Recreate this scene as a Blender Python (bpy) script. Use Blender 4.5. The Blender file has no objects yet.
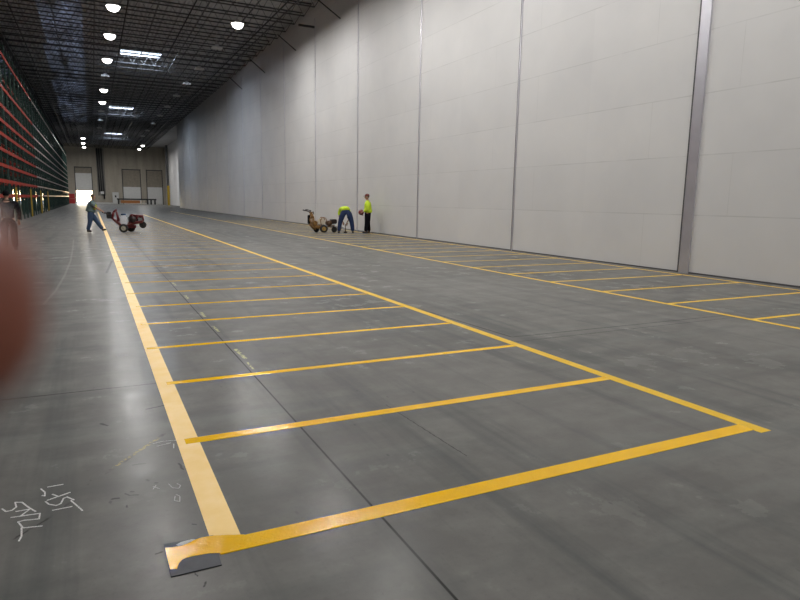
import bpy, bmesh, math, random
from mathutils import Vector, Matrix
random.seed(7)
C = bpy.context.scene.collection
S = bpy.context.scene
PI = math.pi
H = 1.69            # camera height

# ------------------------------------------------------------------ camera
cam_d = bpy.data.cameras.new('camera')
cam = bpy.data.objects.new('camera', cam_d); C.objects.link(cam)
cam_d.sensor_width = 36; cam_d.lens = 611.9 / 800 * 36
cam_d.clip_start = 0.004; cam_d.clip_end = 600
cy, sy = math.cos(math.radians(26.563)), math.sin(math.radians(26.563))
cp, sp = math.cos(math.radians(-9.125)), math.sin(math.radians(-9.125))
fw = Vector((sy*cp, cy*cp, sp)); rt = Vector((cy, -sy, 0)); up = rt.cross(fw)
ro = math.radians(0.9454)
R_ = math.cos(ro)*rt + math.sin(ro)*up; U_ = -math.sin(ro)*rt + math.cos(ro)*up
M = Matrix((R_, U_, -fw)).transposed().to_4x4(); M.translation = Vector((0, 0, H))
cam.matrix_world = M
S.camera = cam
cam_d.dof.use_dof = True; cam_d.dof.focus_distance = 14; cam_d.dof.aperture_fstop = 11.5

# ------------------------------------------------------------------ world
w = bpy.data.worlds.new('sky'); S.world = w; w.use_nodes = True
nt = w.node_tree; nt.nodes.clear()
wo = nt.nodes.new('ShaderNodeOutputWorld'); bg = nt.nodes.new('ShaderNodeBackground'); sk = nt.nodes.new('ShaderNodeTexSky')
sk.sky_type = 'NISHITA'; sk.sun_disc = False; sk.sun_elevation = math.radians(40)
bg.inputs['Strength'].default_value = 2.2
nt.links.new(sk.outputs[0], bg.inputs[0]); nt.links.new(bg.outputs[0], wo.inputs[0])

# ------------------------------------------------------------------ exposure
vs = S.view_settings
vs.view_transform = 'Standard'; vs.look = 'None'; vs.gamma = 1; vs.use_curve_mapping = False
vs.exposure = -0.5
LAMP_W = 595.0

# ------------------------------------------------------------------ materials
def col(c): return (c[0], c[1], c[2], 1)
class NT:
    def __init__(s, name):
        s.m = bpy.data.materials.new(name); s.m.use_nodes = True
        s.t = s.m.node_tree; s.b = s.t.nodes['Principled BSDF']
    def n(s, typ, **kw):
        x = s.t.nodes.new(typ)
        for k, v in kw.items(): setattr(x, k, v)
        return x
    def l(s, a, b): s.t.links.new(a, b)
    def val(s, sock, v):
        if hasattr(v, 'is_output') or isinstance(v, bpy.types.NodeSocket): s.l(v, sock)
        else: sock.default_value = v
    def math(s, op, a, b=0.0, c=0.0, clamp=False):
        x = s.n('ShaderNodeMath', operation=op); x.use_clamp = clamp
        s.val(x.inputs[0], a); s.val(x.inputs[1], b); s.val(x.inputs[2], c)
        return x.outputs[0]
    def vmath(s, op, a, b=(0, 0, 0)):
        x = s.n('ShaderNodeVectorMath', operation=op); s.val(x.inputs[0], a); s.val(x.inputs[1], b)
        return x
    def noise(s, scale, detail=4, vec=None, rough=0.55):
        x = s.n('ShaderNodeTexNoise'); x.inputs['Scale'].default_value = scale; x.inputs['Detail'].default_value = detail
        x.inputs['Roughness'].default_value = rough
        if vec is not None: s.l(vec, x.inputs['Vector'])
        return x.outputs['Fac']
    def ramp(s, f, lo, hi, a=0.0, b=1.0):
        x = s.n('ShaderNodeMapRange'); x.clamp = True
        s.val(x.inputs[0], f); x.inputs[1].default_value = lo; x.inputs[2].default_value = hi
        x.inputs[3].default_value = a; x.inputs[4].default_value = b
        return x.outputs[0]
    def mix(s, f, a, b):
        x = s.n('ShaderNodeMix', data_type='RGBA'); s.val(x.inputs[0], f)
        s.val(x.inputs[6], col(a) if isinstance(a, tuple) else a); s.val(x.inputs[7], col(b) if isinstance(b, tuple) else b)
        return x.outputs[2]
    def bump(s, h, strength=0.2, dist=0.01):
        x = s.n('ShaderNodeBump'); x.inputs['Strength'].default_value = strength; x.inputs['Distance'].default_value = dist
        s.l(h, x.inputs['Height']); s.l(x.outputs[0], s.b.inputs['Normal'])

def mat(name, c, rough=0.6, metal=0.0, var=0.15, scale=6.0, emit=None, es=0.0, spec=None, bump=0.0, c2=None):
    q = NT(name); tc = q.n('ShaderNodeTexCoord')
    f = q.noise(scale, 4, tc.outputs['Object'])
    d = c2 if c2 else tuple(x*(1-var) for x in c)
    q.l(q.mix(q.ramp(f, .35, .65), c, d), q.b.inputs['Base Color'])
    q.b.inputs['Roughness'].default_value = rough; q.b.inputs['Metallic'].default_value = metal
    if spec is not None: q.b.inputs['Specular IOR Level'].default_value = spec
    if bump: q.bump(f, bump, 0.01)
    if emit:
        q.b.inputs['Emission Color'].default_value = col(emit); q.b.inputs['Emission Strength'].default_value = es
    return q.m

def floor_material():
    q = NT('polished_concrete'); tc = q.n('ShaderNodeTexCoord'); P = tc.outputs['Object']
    sep = q.n('ShaderNodeSeparateXYZ'); q.l(P, sep.inputs[0]); X, Y = sep.outputs[0], sep.outputs[1]
    big = q.noise(0.35, 5, P, .6); mid = q.noise(2.2, 6, P, .65); fine = q.noise(28, 4, P, .7)
    base = q.mix(q.ramp(big, .3, .7), (.146, .143, .134), (.094, .092, .087))
    base = q.mix(q.ramp(mid, .42, .66, 0, .45), base, (.20, .198, .185))
    base = q.mix(q.ramp(fine, .55, .75, 0, .3), base, (.07, .07, .07))
    # dark specks and rubber marks
    vo = q.n('ShaderNodeTexVoronoi'); vo.inputs['Scale'].default_value = 3.1
    st = q.n('ShaderNodeMapping'); st.inputs['Scale'].default_value = (2.0, 0.8, 1); st.inputs['Rotation'].default_value = (0, 0, .5)
    q.l(P, st.inputs[0]); q.l(st.outputs[0], vo.inputs['Vector'])
    wob = q.noise(45, 3, P, .6)
    dd = q.math('ADD', vo.outputs['Distance'], q.math('MULTIPLY', wob, .10))
    spot = q.ramp(dd, .085, .125, .75, 0)
    gate = q.ramp(q.noise(1.3, 2, P), .5, .56)
    base = q.mix(q.math('MULTIPLY', spot, gate), base, (.055, .055, .055))
    # long faint tyre streaks, running along the hall and swinging across it
    def streak(sx, sy, rot, lo, hi, amt, colr, base):
        mp = q.n('ShaderNodeMapping'); mp.inputs['Rotation'].default_value = (0, 0, rot); mp.inputs['Scale'].default_value = (sx, sy, 1)
        q.l(P, mp.inputs[0]); f = q.noise(1.0, 5, mp.outputs[0], .6)
        return q.mix(q.ramp(f, lo, hi, 0, amt), base, colr)
    base = streak(2.6, .12, .05, .52, .66, .55, (.055, .062, .062), base)
    base = streak(.35, 2.4, .25, .52, .68, .32, (.060, .07, .067), base)
    base = streak(.25, 1.2, -.15, .53, .68, .30, (.20, .208, .195), base)
    # saw cuts, cracks, scuffs: distance to a segment on the slab
    nx = q.math('MULTIPLY', q.math('SUBTRACT', q.noise(22, 3, P), .5), .022)
    ny = q.math('MULTIPLY', q.math('SUBTRACT', q.noise(25, 3, P), .5), .022)
    cmb = q.n('ShaderNodeCombineXYZ'); q.l(q.math('ADD', X, nx), cmb.inputs[0]); q.l(q.math('ADD', Y, ny), cmb.inputs[1]); PW = cmb.outputs[0]
    def seg(a, b, wd, vec=PW, soft=.5):
        ax, ay = a; bx, by = b; dx, dy = bx-ax, by-ay; L2 = dx*dx+dy*dy
        pa = q.vmath('SUBTRACT', vec, (ax, ay, 0)).outputs[0]
        t = q.math('DIVIDE', q.vmath('DOT_PRODUCT', pa, (dx, dy, 0)).outputs['Value'], L2, clamp=True)
        sc = q.n('ShaderNodeVectorMath', operation='SCALE'); sc.inputs[0].default_value = (dx, dy, 0); q.l(t, sc.inputs['Scale'])
        ln = q.vmath('LENGTH', q.vmath('SUBTRACT', pa, sc.outputs[0]).outputs[0]).outputs['Value']
        return q.ramp(ln, wd*soft, wd, 1, 0)
    cmb2 = q.n('ShaderNodeCombineXYZ'); q.l(X, cmb2.inputs[0]); q.l(Y, cmb2.inputs[1]); PS = cmb2.outputs[0]
    def layer(segs, colr, amt, base, mask=None, vec=None):
        m = None
        for a, b, wd in segs:
            s_ = seg(a, b, wd, vec or PW)
            m = s_ if m is None else q.math('MAXIMUM', m, s_)
        m = q.math('MULTIPLY', m, amt)
        if mask is not None: m = q.math('MULTIPLY', m, mask)
        return q.mix(m, base, colr)
    base = layer([((1.30, -8), (1.34, 30), .0095), ((1.34, 30), (1.34, 80), .02)], (.004, .004, .004), 1.0, base, vec=PS)
    base = layer([((1.36, 13.5), (1.36, 60), .13)], (.03, .03, .03), .55, base, q.ramp(q.noise(1.2, 4, P), .35, .55))
    base = layer([((-9, 5.87), (.5, 5.87), .013), ((.5, 5.87), (4.6, 5.95), .006), ((4.72, 6.22), (9.0, 6.22), .016), ((4.72, 6.25), (4.60, 8.4), .022),
                  ((4.62, 5.98), (9, 6.05), .011), ((9.1, 2), (9.2, 40), .012), ((2.17, 3.30), (2.12, 4.47), .005)], (.015, .015, .015), .85, base)
    lines = []
    for yy in (21.0, 36.1, 51.2, 66.3): lines.append(((-9, yy), (13.5, yy), .02))
    base = layer(lines, (.04, .04, .04), .6, base)
    # crack with old yellow paint in it
    ck = [(-.55, 3.25), (-.28, 3.55), (-.17, 3.74), (-.076, 4.0), (-.015, 3.996), (.028, 4.064), (.078, 4.11), (.143, 4.213), (.216, 4.307), (.268, 4.378), (.374, 4.536)]
    base = layer([(ck[i], ck[i+1], .018 if i > 3 else .010) for i in range(len(ck)-1)], (.030, .028, .027), .8, base, q.ramp(q.noise(9, 3, P), .48, .6))
    base = layer([((.03, 4.07), (.33, 4.47), .016)], (.45, .37, .10), .8, base, q.ramp(q.noise(38, 3, P), .5, .56))
    base = layer([((1.372, 6.9), (1.380, 6.45), .028), ((1.36, 8.3), (1.37, 7.95), .025), ((1.37, 9.4), (1.37, 9.05), .028), ((1.365, 6.3), (1.36, 6.0), .014),
                  ((1.37, 11.2), (1.37, 10.8), .03), ((1.37, 13.0), (1.37, 12.6), .03)], (.50, .50, .24), .85, base, q.ramp(q.noise(24, 3, P), .46, .52))
    sc = [((.14, 4.058), (.21, 4.051), .010), ((.079, 3.662), (.097, 3.622), .008), ((.097, 3.622), (.14, 3.614), .007), ((.011, 3.62), (.039, 3.614), .012),
          ((.406, 3.962), (.419, 3.857), .009), ((.202, 3.80), (.211, 3.782), .012), ((.243, 3.736), (.256, 3.727), .009), ((-.034, 4.94), (.008, 4.879), .014),
          ((.109, 3.673), (.118, 3.669), .011), ((.077, 3.508), (.080, 3.484), .006), ((.18, 2.936), (.204, 2.945), .007), ((.325, 2.696), (.334, 2.673), .005),
          ((.361, 2.611), (.35, 2.581), .006), ((.378, 3.149), (.391, 3.135), .006), ((.30, 5.15), (.45, 5.2), .012), ((.38, 18.0), (.20, 15.2), .035)]
    base = layer(sc, (.012, .012, .013), .9, base)
    # pale swinging tyre arc on the aisle side
    ac = [(-.74, 27.5), (-.66, 23), (-.60, 18.5), (-.62, 15), (-.68, 12.6), (-.78, 11)]
    base = layer([(ac[i], ac[i+1], .03) for i in range(len(ac)-1)], (.25, .245, .23), .5, base)
    q.l(base, q.b.inputs['Base Color'])
    q.b.inputs['Roughness'].default_value = .55
    q.b.inputs['Specular IOR Level'].default_value = .08
    r = q.math('ADD', q.ramp(big, .3, .7, .16, .24), q.ramp(mid, .4, .7, 0, .09))
    q.l(r, q.b.inputs['Coat Roughness']); q.b.inputs['Coat IOR'].default_value = 1.38
    q.l(q.ramp(mid, .35, .7, .32, .18), q.b.inputs['Coat Weight'])
    q.bump(q.math('ADD', mid, q.math('MULTIPLY', fine, .15)), .05, .01)
    return q.m

def wall_panel_material():
    """insulated wall sheets: courses 1.475 m high, thin butt joints, slightly uneven tone"""
    q = NT('white_wall_board'); tc = q.n('ShaderNodeTexCoord'); P = tc.outputs['Object']
    sep = q.n('ShaderNodeSeparateXYZ'); q.l(P, sep.inputs[0]); Y, Z = sep.outputs[1], sep.outputs[2]
    course = q.math('DIVIDE', Z, 1.475); fr = q.math('FRACT', q.math('ADD', course, .5))
    d = q.math('ABSOLUTE', q.math('SUBTRACT', fr, .5))
    hl = q.ramp(d, .006, .011, 1, 0)
    idx = q.math('FLOOR', course)
    odd = q.math('MULTIPLY', q.math('MODULO', idx, 2.0), .34)
    fy = q.math('FRACT', q.math('ADD', q.math('DIVIDE', q.math('ADD', Y, -1.24), 7.33), odd))
    vl = q.ramp(q.math('ABSOLUTE', q.math('SUBTRACT', fy, .5)), .0009, .0016, .6, 0)
    n = q.noise(.5, 4, P); n2 = q.noise(7, 3, P)
    br = q.n('ShaderNodeCombineXYZ'); q.l(q.math('FLOOR', q.math('DIVIDE', Y, 7.3)), br.inputs[0]); q.l(idx, br.inputs[1])
    wn = q.n('ShaderNodeTexWhiteNoise', noise_dimensions='3D'); q.l(br.outputs[0], wn.inputs['Vector'])
    base = q.mix(q.ramp(n, .3, .7), (.61, .60, .59), (.555, .548, .545))
    base = q.mix(q.math('MULTIPLY', wn.outputs['Value'], .22), base, (.48, .475, .475))
    gate = q.ramp(q.noise(1.1, 3, P), .35, .6, .10, .38)
    base = q.mix(q.math('MULTIPLY', q.math('MAXIMUM', hl, vl), gate), base, (.30, .30, .29))
    q.l(base, q.b.inputs['Base Color']); q.b.inputs['Roughness'].default_value = .5
    q.bump(n2, .04, .01)
    return q.m

def far_wall_material():
    q = NT('tilt_up_concrete'); tc = q.n('ShaderNodeTexCoord'); P = tc.outputs['Object']
    mp = q.n('ShaderNodeMapping'); mp.inputs['Scale'].default_value = (1.2, 1, .15); q.l(P, mp.inputs[0])
    a = q.noise(.9, 5, mp.outputs[0]); b = q.noise(2, 4, P)
    base = q.mix(q.ramp(a, .3, .7), (.42, .38, .31), (.32, .29, .24))
    base = q.mix(q.ramp(b, .5, .7, 0, .3), base, (.24, .22, .19))
    q.l(base, q.b.inputs['Base Color']); q.b.inputs['Roughness'].default_value = .85
    return q.m

def deck_material():
    q = NT('ribbed_roof_deck'); tc = q.n('ShaderNodeTexCoord'); P = tc.outputs['Object']
    wv = q.n('ShaderNodeTexWave', bands_direction='X'); wv.inputs['Scale'].default_value = 1.1; q.l(P, wv.inputs[0])
    n = q.noise(.8, 4, P)
    q.l(q.mix(q.ramp(n, .3, .7), (.42, .42, .425), (.32, .32, .325)), q.b.inputs['Base Color'])
    q.b.inputs['Roughness'].default_value = .7
    q.bump(wv.outputs['Fac'], .6, .04)
    return q.m

def paint_material(name, c, c2, rough, wet=False, spec=.5):
    q = NT(name); tc = q.n('ShaderNodeTexCoord'); P = tc.outputs['Object']
    n = q.noise(5, 5, P, .6); f = q.noise(60 if wet else 85, 2, P, .5)
    q.l(q.mix(q.ramp(n, .35, .65), c, c2), q.b.inputs['Base Color'])
    if wet: q.l(q.ramp(q.noise(26, 3, P, .7), .44, .56, .07, .2), q.b.inputs['Roughness'])
    else: q.l(q.ramp(n, .35, .65, rough, rough+.12), q.b.inputs['Roughness'])
    q.b.inputs['Specular IOR Level'].default_value = spec
    q.bump(f, .42 if wet else .12, .004)
    return q.m

def chalk_material():
    q = NT('chalk'); tc = q.n('ShaderNodeTexCoord')
    n = q.noise(120, 3, tc.outputs['Object'], .7)
    q.l(q.mix(q.ramp(n, .4, .6), (.75, .75, .74), (.42, .42, .42)), q.b.inputs['Base Color']); q.b.inputs['Roughness'].default_value = .9
    return q.m

M_floor = floor_material(); M_wall = wall_panel_material(); M_far = far_wall_material(); M_deck = deck_material()
M_dkwall = mat('dark_concrete', (.22, .21, .19), .85)
M_amber = paint_material('wet_amber_paint', (.86, .50, .001), (.80, .45, .001), .05, True, .20)
M_yellow = paint_material('yellow_paint', (.76, .48, .02), (.70, .43, .015), .38, False, .3)
M_pale = paint_material('pale_drying_paint', (.90, .61, .20), (.86, .56, .15), .42)
M_chalk = chalk_material()
M_galv = mat('galvanised_steel', (.66, .65, .70), .36, .75, .08, 2)
M_seam = mat('dark_joint_strip', (.10, .095, .10), .5, .3)
M_joist = mat('dark_primed_steel', (.055, .055, .058), .6, .2, .3, 3)
M_bright = mat('bright_steel', (.45, .45, .47), .35, .7)
M_orange = mat('orange_red_beam', (.30, .028, .014), .7, 0, .35, 2, spec=.12)
M_cream = mat('pale_beam', (.25, .21, .19), .35, 0, .3, 2)
M_green = mat('green_rack_steel', (.012, .045, .034), .5, 0, .3, 3)
M_guard = mat('yellow_post_guard', (.38, .25, .015), .5)
M_mesh = mat('dark_wire_deck', (.03, .035, .035), .6, .4)
M_white = mat('white_enamel', (.62, .62, .60), .5)
M_black = mat('black_plastic', (.015, .015, .017), .5)
M_rub = mat('tyre_rubber', (.022, .021, .02), .8)
M_hubL = mat('cream_hub', (.40, .37, .28), .5)
M_hubB = mat('mustard_hub', (.36, .22, .05), .5)
M_redp = mat('red_machine_paint', (.17, .018, .022), .45, 0, .4, 14)
M_tan = mat('dusty_mustard_paint', (.30, .15, .035), .6, 0, .6, 12)
M_tank = mat('white_plastic_tank', (.72, .74, .78), .45)
M_ctank = mat('cream_plastic_tank', (.62, .55, .44), .5)
M_eng = mat('dark_engine_metal', (.06, .045, .045), .45, .5, .4, 16)
M_brn = mat('brown_engine_cover', (.11, .055, .025), .55, .2, .4, 14)
M_skin = mat('skin', (.34, .19, .13), .6, 0, .12, 30)
M_finger = mat('reddish_skin', (.22, .062, .036), .45, 0, .2, 60, spec=.5)
M_hiv = mat('hi_vis_yellow_cloth', (.60, .80, .03), .75, 0, .2, 12)
M_vest = mat('dull_yellow_vest', (.36, .38, .05), .8, 0, .3, 14)
M_teal = mat('grey_teal_shirt', (.13, .19, .19), .85, 0, .25, 14)
M_jean = mat('blue_denim', (.010, .026, .09), .85, 0, .35, 18)
M_jeanL = mat('faded_blue_denim', (.04, .075, .15), .85, 0, .3, 18)
M_blk = mat('black_cloth', (.006, .006, .008), .95, spec=.1)
M_shoe = mat('dark_boot_leather', (.02, .016, .014), .6)
M_hair = mat('grey_brown_hair', (.10, .075, .06), .8)
M_cap = mat('dark_red_cap_cloth', (.16, .035, .03), .8)
M_ball = mat('dark_red_helmet_shell', (.20, .03, .03), .35)
M_eye = mat('dark_eye', (.02, .015, .012), .3)
M_nail = mat('fingernail', (.62, .36, .29), .3)
M_lens = mat('lit_lamp_lens', (.9, .9, .9), .4, emit=(1, .97, .92), es=14)
M_off = mat('unlit_lamp_lens', (.62, .62, .62), .4)
M_doorw = mat('white_door_sections', (.70, .70, .68), .5, 0, .08, 2)
M_doort = mat('tan_door_sections', (.30, .265, .21), .7, 0, .2, 2)
M_lite = mat('translucent_skylight', (.8, .85, .9), .4, emit=(.75, .88, 1), es=2.2)
M_glow = None
def glow_sheet():
    q = NT('patchy_glow_sheet'); tc = q.n('ShaderNodeTexCoord'); P = tc.outputs['Object']  # patchy emission stands in for dappled bluish light on the roof
    mp = q.n('ShaderNodeMapping'); mp.inputs['Scale'].default_value = (1, .14, 1); q.l(P, mp.inputs[0])
    f = q.math('MULTIPLY', q.ramp(q.noise(.9, 5, mp.outputs[0], .7), .40, .62), q.ramp(q.noise(3.2, 3, P), .40, .60, .1, 1))
    q.l(q.mix(f, (.2, .2, .2), (.5, .55, .6)), q.b.inputs['Base Color'])
    q.b.inputs['Emission Color'].default_value = (.50, .64, 1, 1)
    q.l(q.math('MULTIPLY', f, .30), q.b.inputs['Emission Strength'])
    return q.m
M_glow = glow_sheet()
M_red = mat('red_barrier_plastic', (.40, .02, .02), .5)
M_rusto = mat('orange_primer', (.38, .15, .04), .6)
M_out = mat('outside_concrete', (.62, .62, .60), .8)
M_sheet = mat('dark_rubber_sheet', (.016, .019, .028), .5, 0, .4, 8, spec=.3, c2=(.03, .034, .045))
M_shine = mat('white_shine', (.55, .55, .5), .5, 0, .3, 60)  # pale colour for the painted shine on the masking sheet

# ------------------------------------------------------------------ mesh helpers
class MB:
    def __init__(s): s.v = []; s.f = []; s.sm = []
    def add(s, vs_, fs, smooth=False, mtx=None):
        b = len(s.v)
        for v in vs_:
            v = Vector(v)
            if mtx is not None: v = mtx @ v
            s.v.append(v)
        for f in fs: s.f.append([i+b for i in f]); s.sm.append(smooth)
        return s
    def box(s, x0, x1, y0, y1, z0, z1, mtx=None):
        vs_ = [(x0,y0,z0),(x1,y0,z0),(x1,y1,z0),(x0,y1,z0),(x0,y0,z1),(x1,y0,z1),(x1,y1,z1),(x0,y1,z1)]
        return s.add(vs_, [(0,3,2,1),(4,5,6,7),(0,1,5,4),(1,2,6,5),(2,3,7,6),(3,0,4,7)], mtx=mtx)
    def bbox(s, x0, x1, y0, y1, z0, z1, b=.02, mtx=None):
        """bevelled box"""
        bm = bmesh.new(); bmesh.ops.create_cube(bm, size=1)
        for v in bm.verts: v.co = Vector(((x0+x1)/2+v.co.x*(x1-x0), (y0+y1)/2+v.co.y*(y1-y0), (z0+z1)/2+v.co.z*(z1-z0)))
        bmesh.ops.bevel(bm, geom=bm.edges[:], offset=b, segments=2, affect='EDGES')
        bm.verts.ensure_lookup_table()
        s.add([v.co.copy() for v in bm.verts], [[v.index for v in f.verts] for f in bm.faces], mtx=mtx); bm.free(); return s
    def ring(s, c, ax, r, n):
        ax = Vector(ax).normalized(); t = Vector((0, 0, 1)) if abs(ax.z) < .9 else Vector((1, 0, 0))
        a = ax.cross(t).normalized(); b = ax.cross(a)
        return [Vector(c) + a*math.cos(2*PI*i/n)*r + b*math.sin(2*PI*i/n)*r for i in range(n)]
    def cyl(s, p0, p1, r0, r1=None, n=12, caps=True, smooth=True):
        r1 = r0 if r1 is None else r1; d = Vector(p1)-Vector(p0)
        b = len(s.v); s.v += s.ring(p0, d, r0, n) + s.ring(p1, d, r1, n)
        for i in range(n): s.f.append([b+i, b+(i+1) % n, b+n+(i+1) % n, b+n+i]); s.sm.append(smooth)
        if caps:
            s.f.append([b+i for i in range(n)][::-1]); s.sm.append(False); s.f.append([b+n+i for i in range(n)]); s.sm.append(False)
        return s
    def tube(s, pts, r, n=8):
        for a, b in zip(pts[:-1], pts[1:]): s.cyl(a, b, r, r, n)
        return s
    def bar(s, a, b, wx, wz):
        """rectangular bar from a to b"""
        a, b = Vector(a), Vector(b); d = (b-a).normalized(); t = Vector((0, 0, 1)) if abs(d.z) < .9 else Vector((0, 1, 0))
        u = d.cross(t).normalized()*wx/2; v = d.cross(u).normalized()*wz/2
        vs_ = [a-u-v, a+u-v, a+u+v, a-u+v, b-u-v, b+u-v, b+u+v, b-u+v]
        return s.add(vs_, [(0,3,2,1),(4,5,6,7),(0,1,5,4),(1,2,6,5),(2,3,7,6),(3,0,4,7)])
    def lathe(s, prof, c=(0,0,0), ax=(0,0,1), n=20):
        """prof: list of (r, h) along ax"""
        b = len(s.v); ax = Vector(ax).normalized()
        for r, h in prof: s.v += s.ring(Vector(c)+ax*h, ax, max(r, 1e-4), n)
        for k in range(len(prof)-1):
            for i in range(n):
                s.f.append([b+k*n+i, b+k*n+(i+1) % n, b+(k+1)*n+(i+1) % n, b+(k+1)*n+i]); s.sm.append(True)
        return s
    def poly(s, pts, z0, z1):
        n = len(pts); vs_ = [(x, y, z0) for x, y in pts] + [(x, y, z1) for x, y in pts]
        return s.add(vs_, [list(range(n))[::-1], list(range(n, 2*n))] + [[i, (i+1) % n, n+(i+1) % n, n+i] for i in range(n)])
    def sphere(s, c, rx, ry=None, rz=None, n=16, m=10, mtx=None):
        ry = rx if ry is None else ry; rz = rx if rz is None else rz
        vs_ = [(c[0], c[1], c[2]-rz)]
        for j in range(1, m):
            t = PI*j/m - PI/2
            for i in range(n):
                a = 2*PI*i/n; vs_.append((c[0]+rx*math.cos(t)*math.cos(a), c[1]+ry*math.cos(t)*math.sin(a), c[2]+rz*math.sin(t)))
        vs_.append((c[0], c[1], c[2]+rz)); f = []
        for i in range(n): f.append((0, 1+(i+1) % n, 1+i))
        for j in range(m-2):
            for i in range(n): f.append((1+j*n+i, 1+j*n+(i+1) % n, 1+(j+1)*n+(i+1) % n, 1+(j+1)*n+i))
        k = 1+(m-2)*n; last = len(vs_)-1
        for i in range(n): f.append((k+i, k+(i+1) % n, last))
        return s.add(vs_, f, True, mtx)
    def build(s, name, m, parent=None, label=None):
        me = bpy.data.meshes.new(name); me.from_pydata([tuple(v) for v in s.v], [], s.f); me.materials.append(m)
        me.polygons.foreach_set('use_smooth', s.sm)
        bm = bmesh.new(); bm.from_mesh(me); bmesh.ops.recalc_face_normals(bm, faces=bm.faces[:]); bm.to_mesh(me); bm.free()
        o = bpy.data.objects.new(name, me); C.objects.link(o)
        if parent is not None: o.parent = parent
        if label: o['label'] = label
        return o

def tag(o, label, cat, group=None, kind=None):
    o['label'] = label; o['category'] = cat
    if group: o['group'] = group
    if kind: o['kind'] = kind
    return o
def empty(name, loc, rz=0):
    o = bpy.data.objects.new(name, None); C.objects.link(o); o.location = loc; o.rotation_euler = (0, 0, rz); o.empty_display_size = .2
    return o
def struct(o, label=None):
    o['kind'] = 'structure'
    if label: o['label'] = label
    return o
def copy_tree(o, parent=None):
    c = o.copy(); C.objects.link(c); c.parent = parent
    for ch in o.children: copy_tree(ch, c)
    return c

def skin(name, chains, m, parent, sub=2, label=None):
    """chains: list of [(x,y,z,r), ...]; the first point of a later chain may repeat an earlier point to branch from it. ONE continuous mesh."""
    vs_, rs, es, idx = [], [], [], {}
    for ch in chains:
        prev = None
        for p in ch:
            key = (round(p[0], 4), round(p[1], 4), round(p[2], 4))
            if key not in idx: idx[key] = len(vs_); vs_.append(p[:3]); rs.append(p[3])
            i = idx[key]
            if prev is not None and prev != i: es.append((prev, i))
            prev = i
    me = bpy.data.meshes.new(name); me.from_pydata(vs_, es, [])
    o = bpy.data.objects.new(name, me); C.objects.link(o)
    mod = o.modifiers.new('skin', 'SKIN'); mod.use_smooth_shade = True; mod.branch_smoothing = .4
    sl = me.skin_vertices[0].data if me.skin_vertices else None
    if sl is None:
        bm = bmesh.new(); bm.from_mesh(me); bm.verts.layers.skin.verify(); bm.to_mesh(me); bm.free(); sl = me.skin_vertices[0].data
    for i, r in enumerate(rs):
        rr = r if isinstance(r, tuple) else (r, r)
        sl[i].radius = rr; sl[i].use_root = (i == 0)
    su = o.modifiers.new('sub', 'SUBSURF'); su.levels = sub; su.render_levels = sub
    bpy.context.view_layer.update()
    dg = bpy.context.evaluated_depsgraph_get()
    nm = bpy.data.meshes.new_from_object(o.evaluated_get(dg)); o.modifiers.clear(); o.data = nm
    nm.name = name; nm.materials.clear(); nm.materials.append(m)
    for p in nm.polygons: p.use_smooth = True
    bpy.data.meshes.remove(me)
    if parent is not None: o.parent = parent
    if label: o['label'] = label
    return o

# ------------------------------------------------------------------ lamps (light first)
def make_lamp(lit, power=1.0):
    r = empty('high_bay_lamp', (0, 0, 0))
    h = MB()
    if lit: h.lathe([(.001, .14), (.22, .14), (.40, .07), (.40, .04), (.001, .04)], n=24)
    else: h.bbox(-.30, .30, -.24, .24, .06, .13, .02)
    h.bbox(-.13, .13, -.12, .12, .13, .26, .02)
    h.build('housing', M_bright, r)
    k = MB()
    for a, b, c, d in ((-.36,-.31,-.29,.29),(.31,.36,-.29,.29),(-.31,.31,-.29,-.245),(-.31,.31,.245,.29)): k.box(a, b, c, d, -.02, .075)
    if lit: k = MB(); k.lathe([(.40, .06), (.41, .0), (.37, .0), (.37, .04)], n=24)
    k.build('reflector', M_white, r)
    MB().lathe([(.001, -.27), (.18, -.25), (.30, -.16), (.36, -.02), (.37, .038), (.001, .038)], n=24).build('lens', M_lens, r) if lit else MB().box(-.305, .305, -.24, .24, .03, .055).build('lens', M_off, r)
    MB().cyl((0, 0, .26), (0, 0, 1.66), .012, n=6).build('hanger_rod', M_bright, r)
    if lit:
        ld = bpy.data.lights.new('lamp_light', 'AREA'); ld.shape = 'RECTANGLE'; ld.size = .58; ld.size_y = .46
        ld.energy = LAMP_W*power; ld.color = (1, .98, .955)
        lo = bpy.data.objects.new('lamp_light', ld); C.objects.link(lo); lo.location = (0, 0, -.28); lo.parent = r
    return r
LZ = 12.6
LY = [41.3, 48.5, 56.9, 64.7, 72.7, 82.0, 91.1, 101.5, 112.4, 122.8]
NEAR = [-13.5, -5.7, 2.1, 9.9, 17.7, 24.2, 34.3]
lit0 = make_lamp(True); off0 = make_lamp(False); far0 = make_lamp(True, 1.5); first = {}
def lamp(x, y, lit, label, group=None, z=LZ, far=False):
    src = far0 if far else lit0 if lit else off0
    if src.name not in first: o = src; first[src.name] = 1
    else: o = copy_tree(src)
    o.location = (x, y, z); tag(o, label, 'lamp', group); return o
names = ['nearest', 'second nearest', 'third nearest', 'fourth nearest', 'fifth nearest']
lit_n = 0
for i, y in enumerate(LY):
    lit = i in (0, 1, 2, 4, 5)
    if lit:
        lamp(1.72, y, True, 'bright lit hanging lamp in the left row, %s of its five lit' % names[lit_n]); lit_n += 1
    else:
        lamp(1.72, y, False, ['unlit lamp in the left row between the third and fourth lit lamps'][0] if i == 3 else
             'dark unlit high bay lamp at the far end of the left row', None if i == 3 else 'unlit lamps at the far end of the left row')
for i, y in enumerate(LY):
    lamp(8.85, y, i == 0, 'bright lit high bay lamp high beside the white wall, alone in the right row' if i == 0 else
         'unlit grey high bay lamp in the dark right row behind the lit one', None if i == 0 else 'unlit lamps of the right row')
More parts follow.
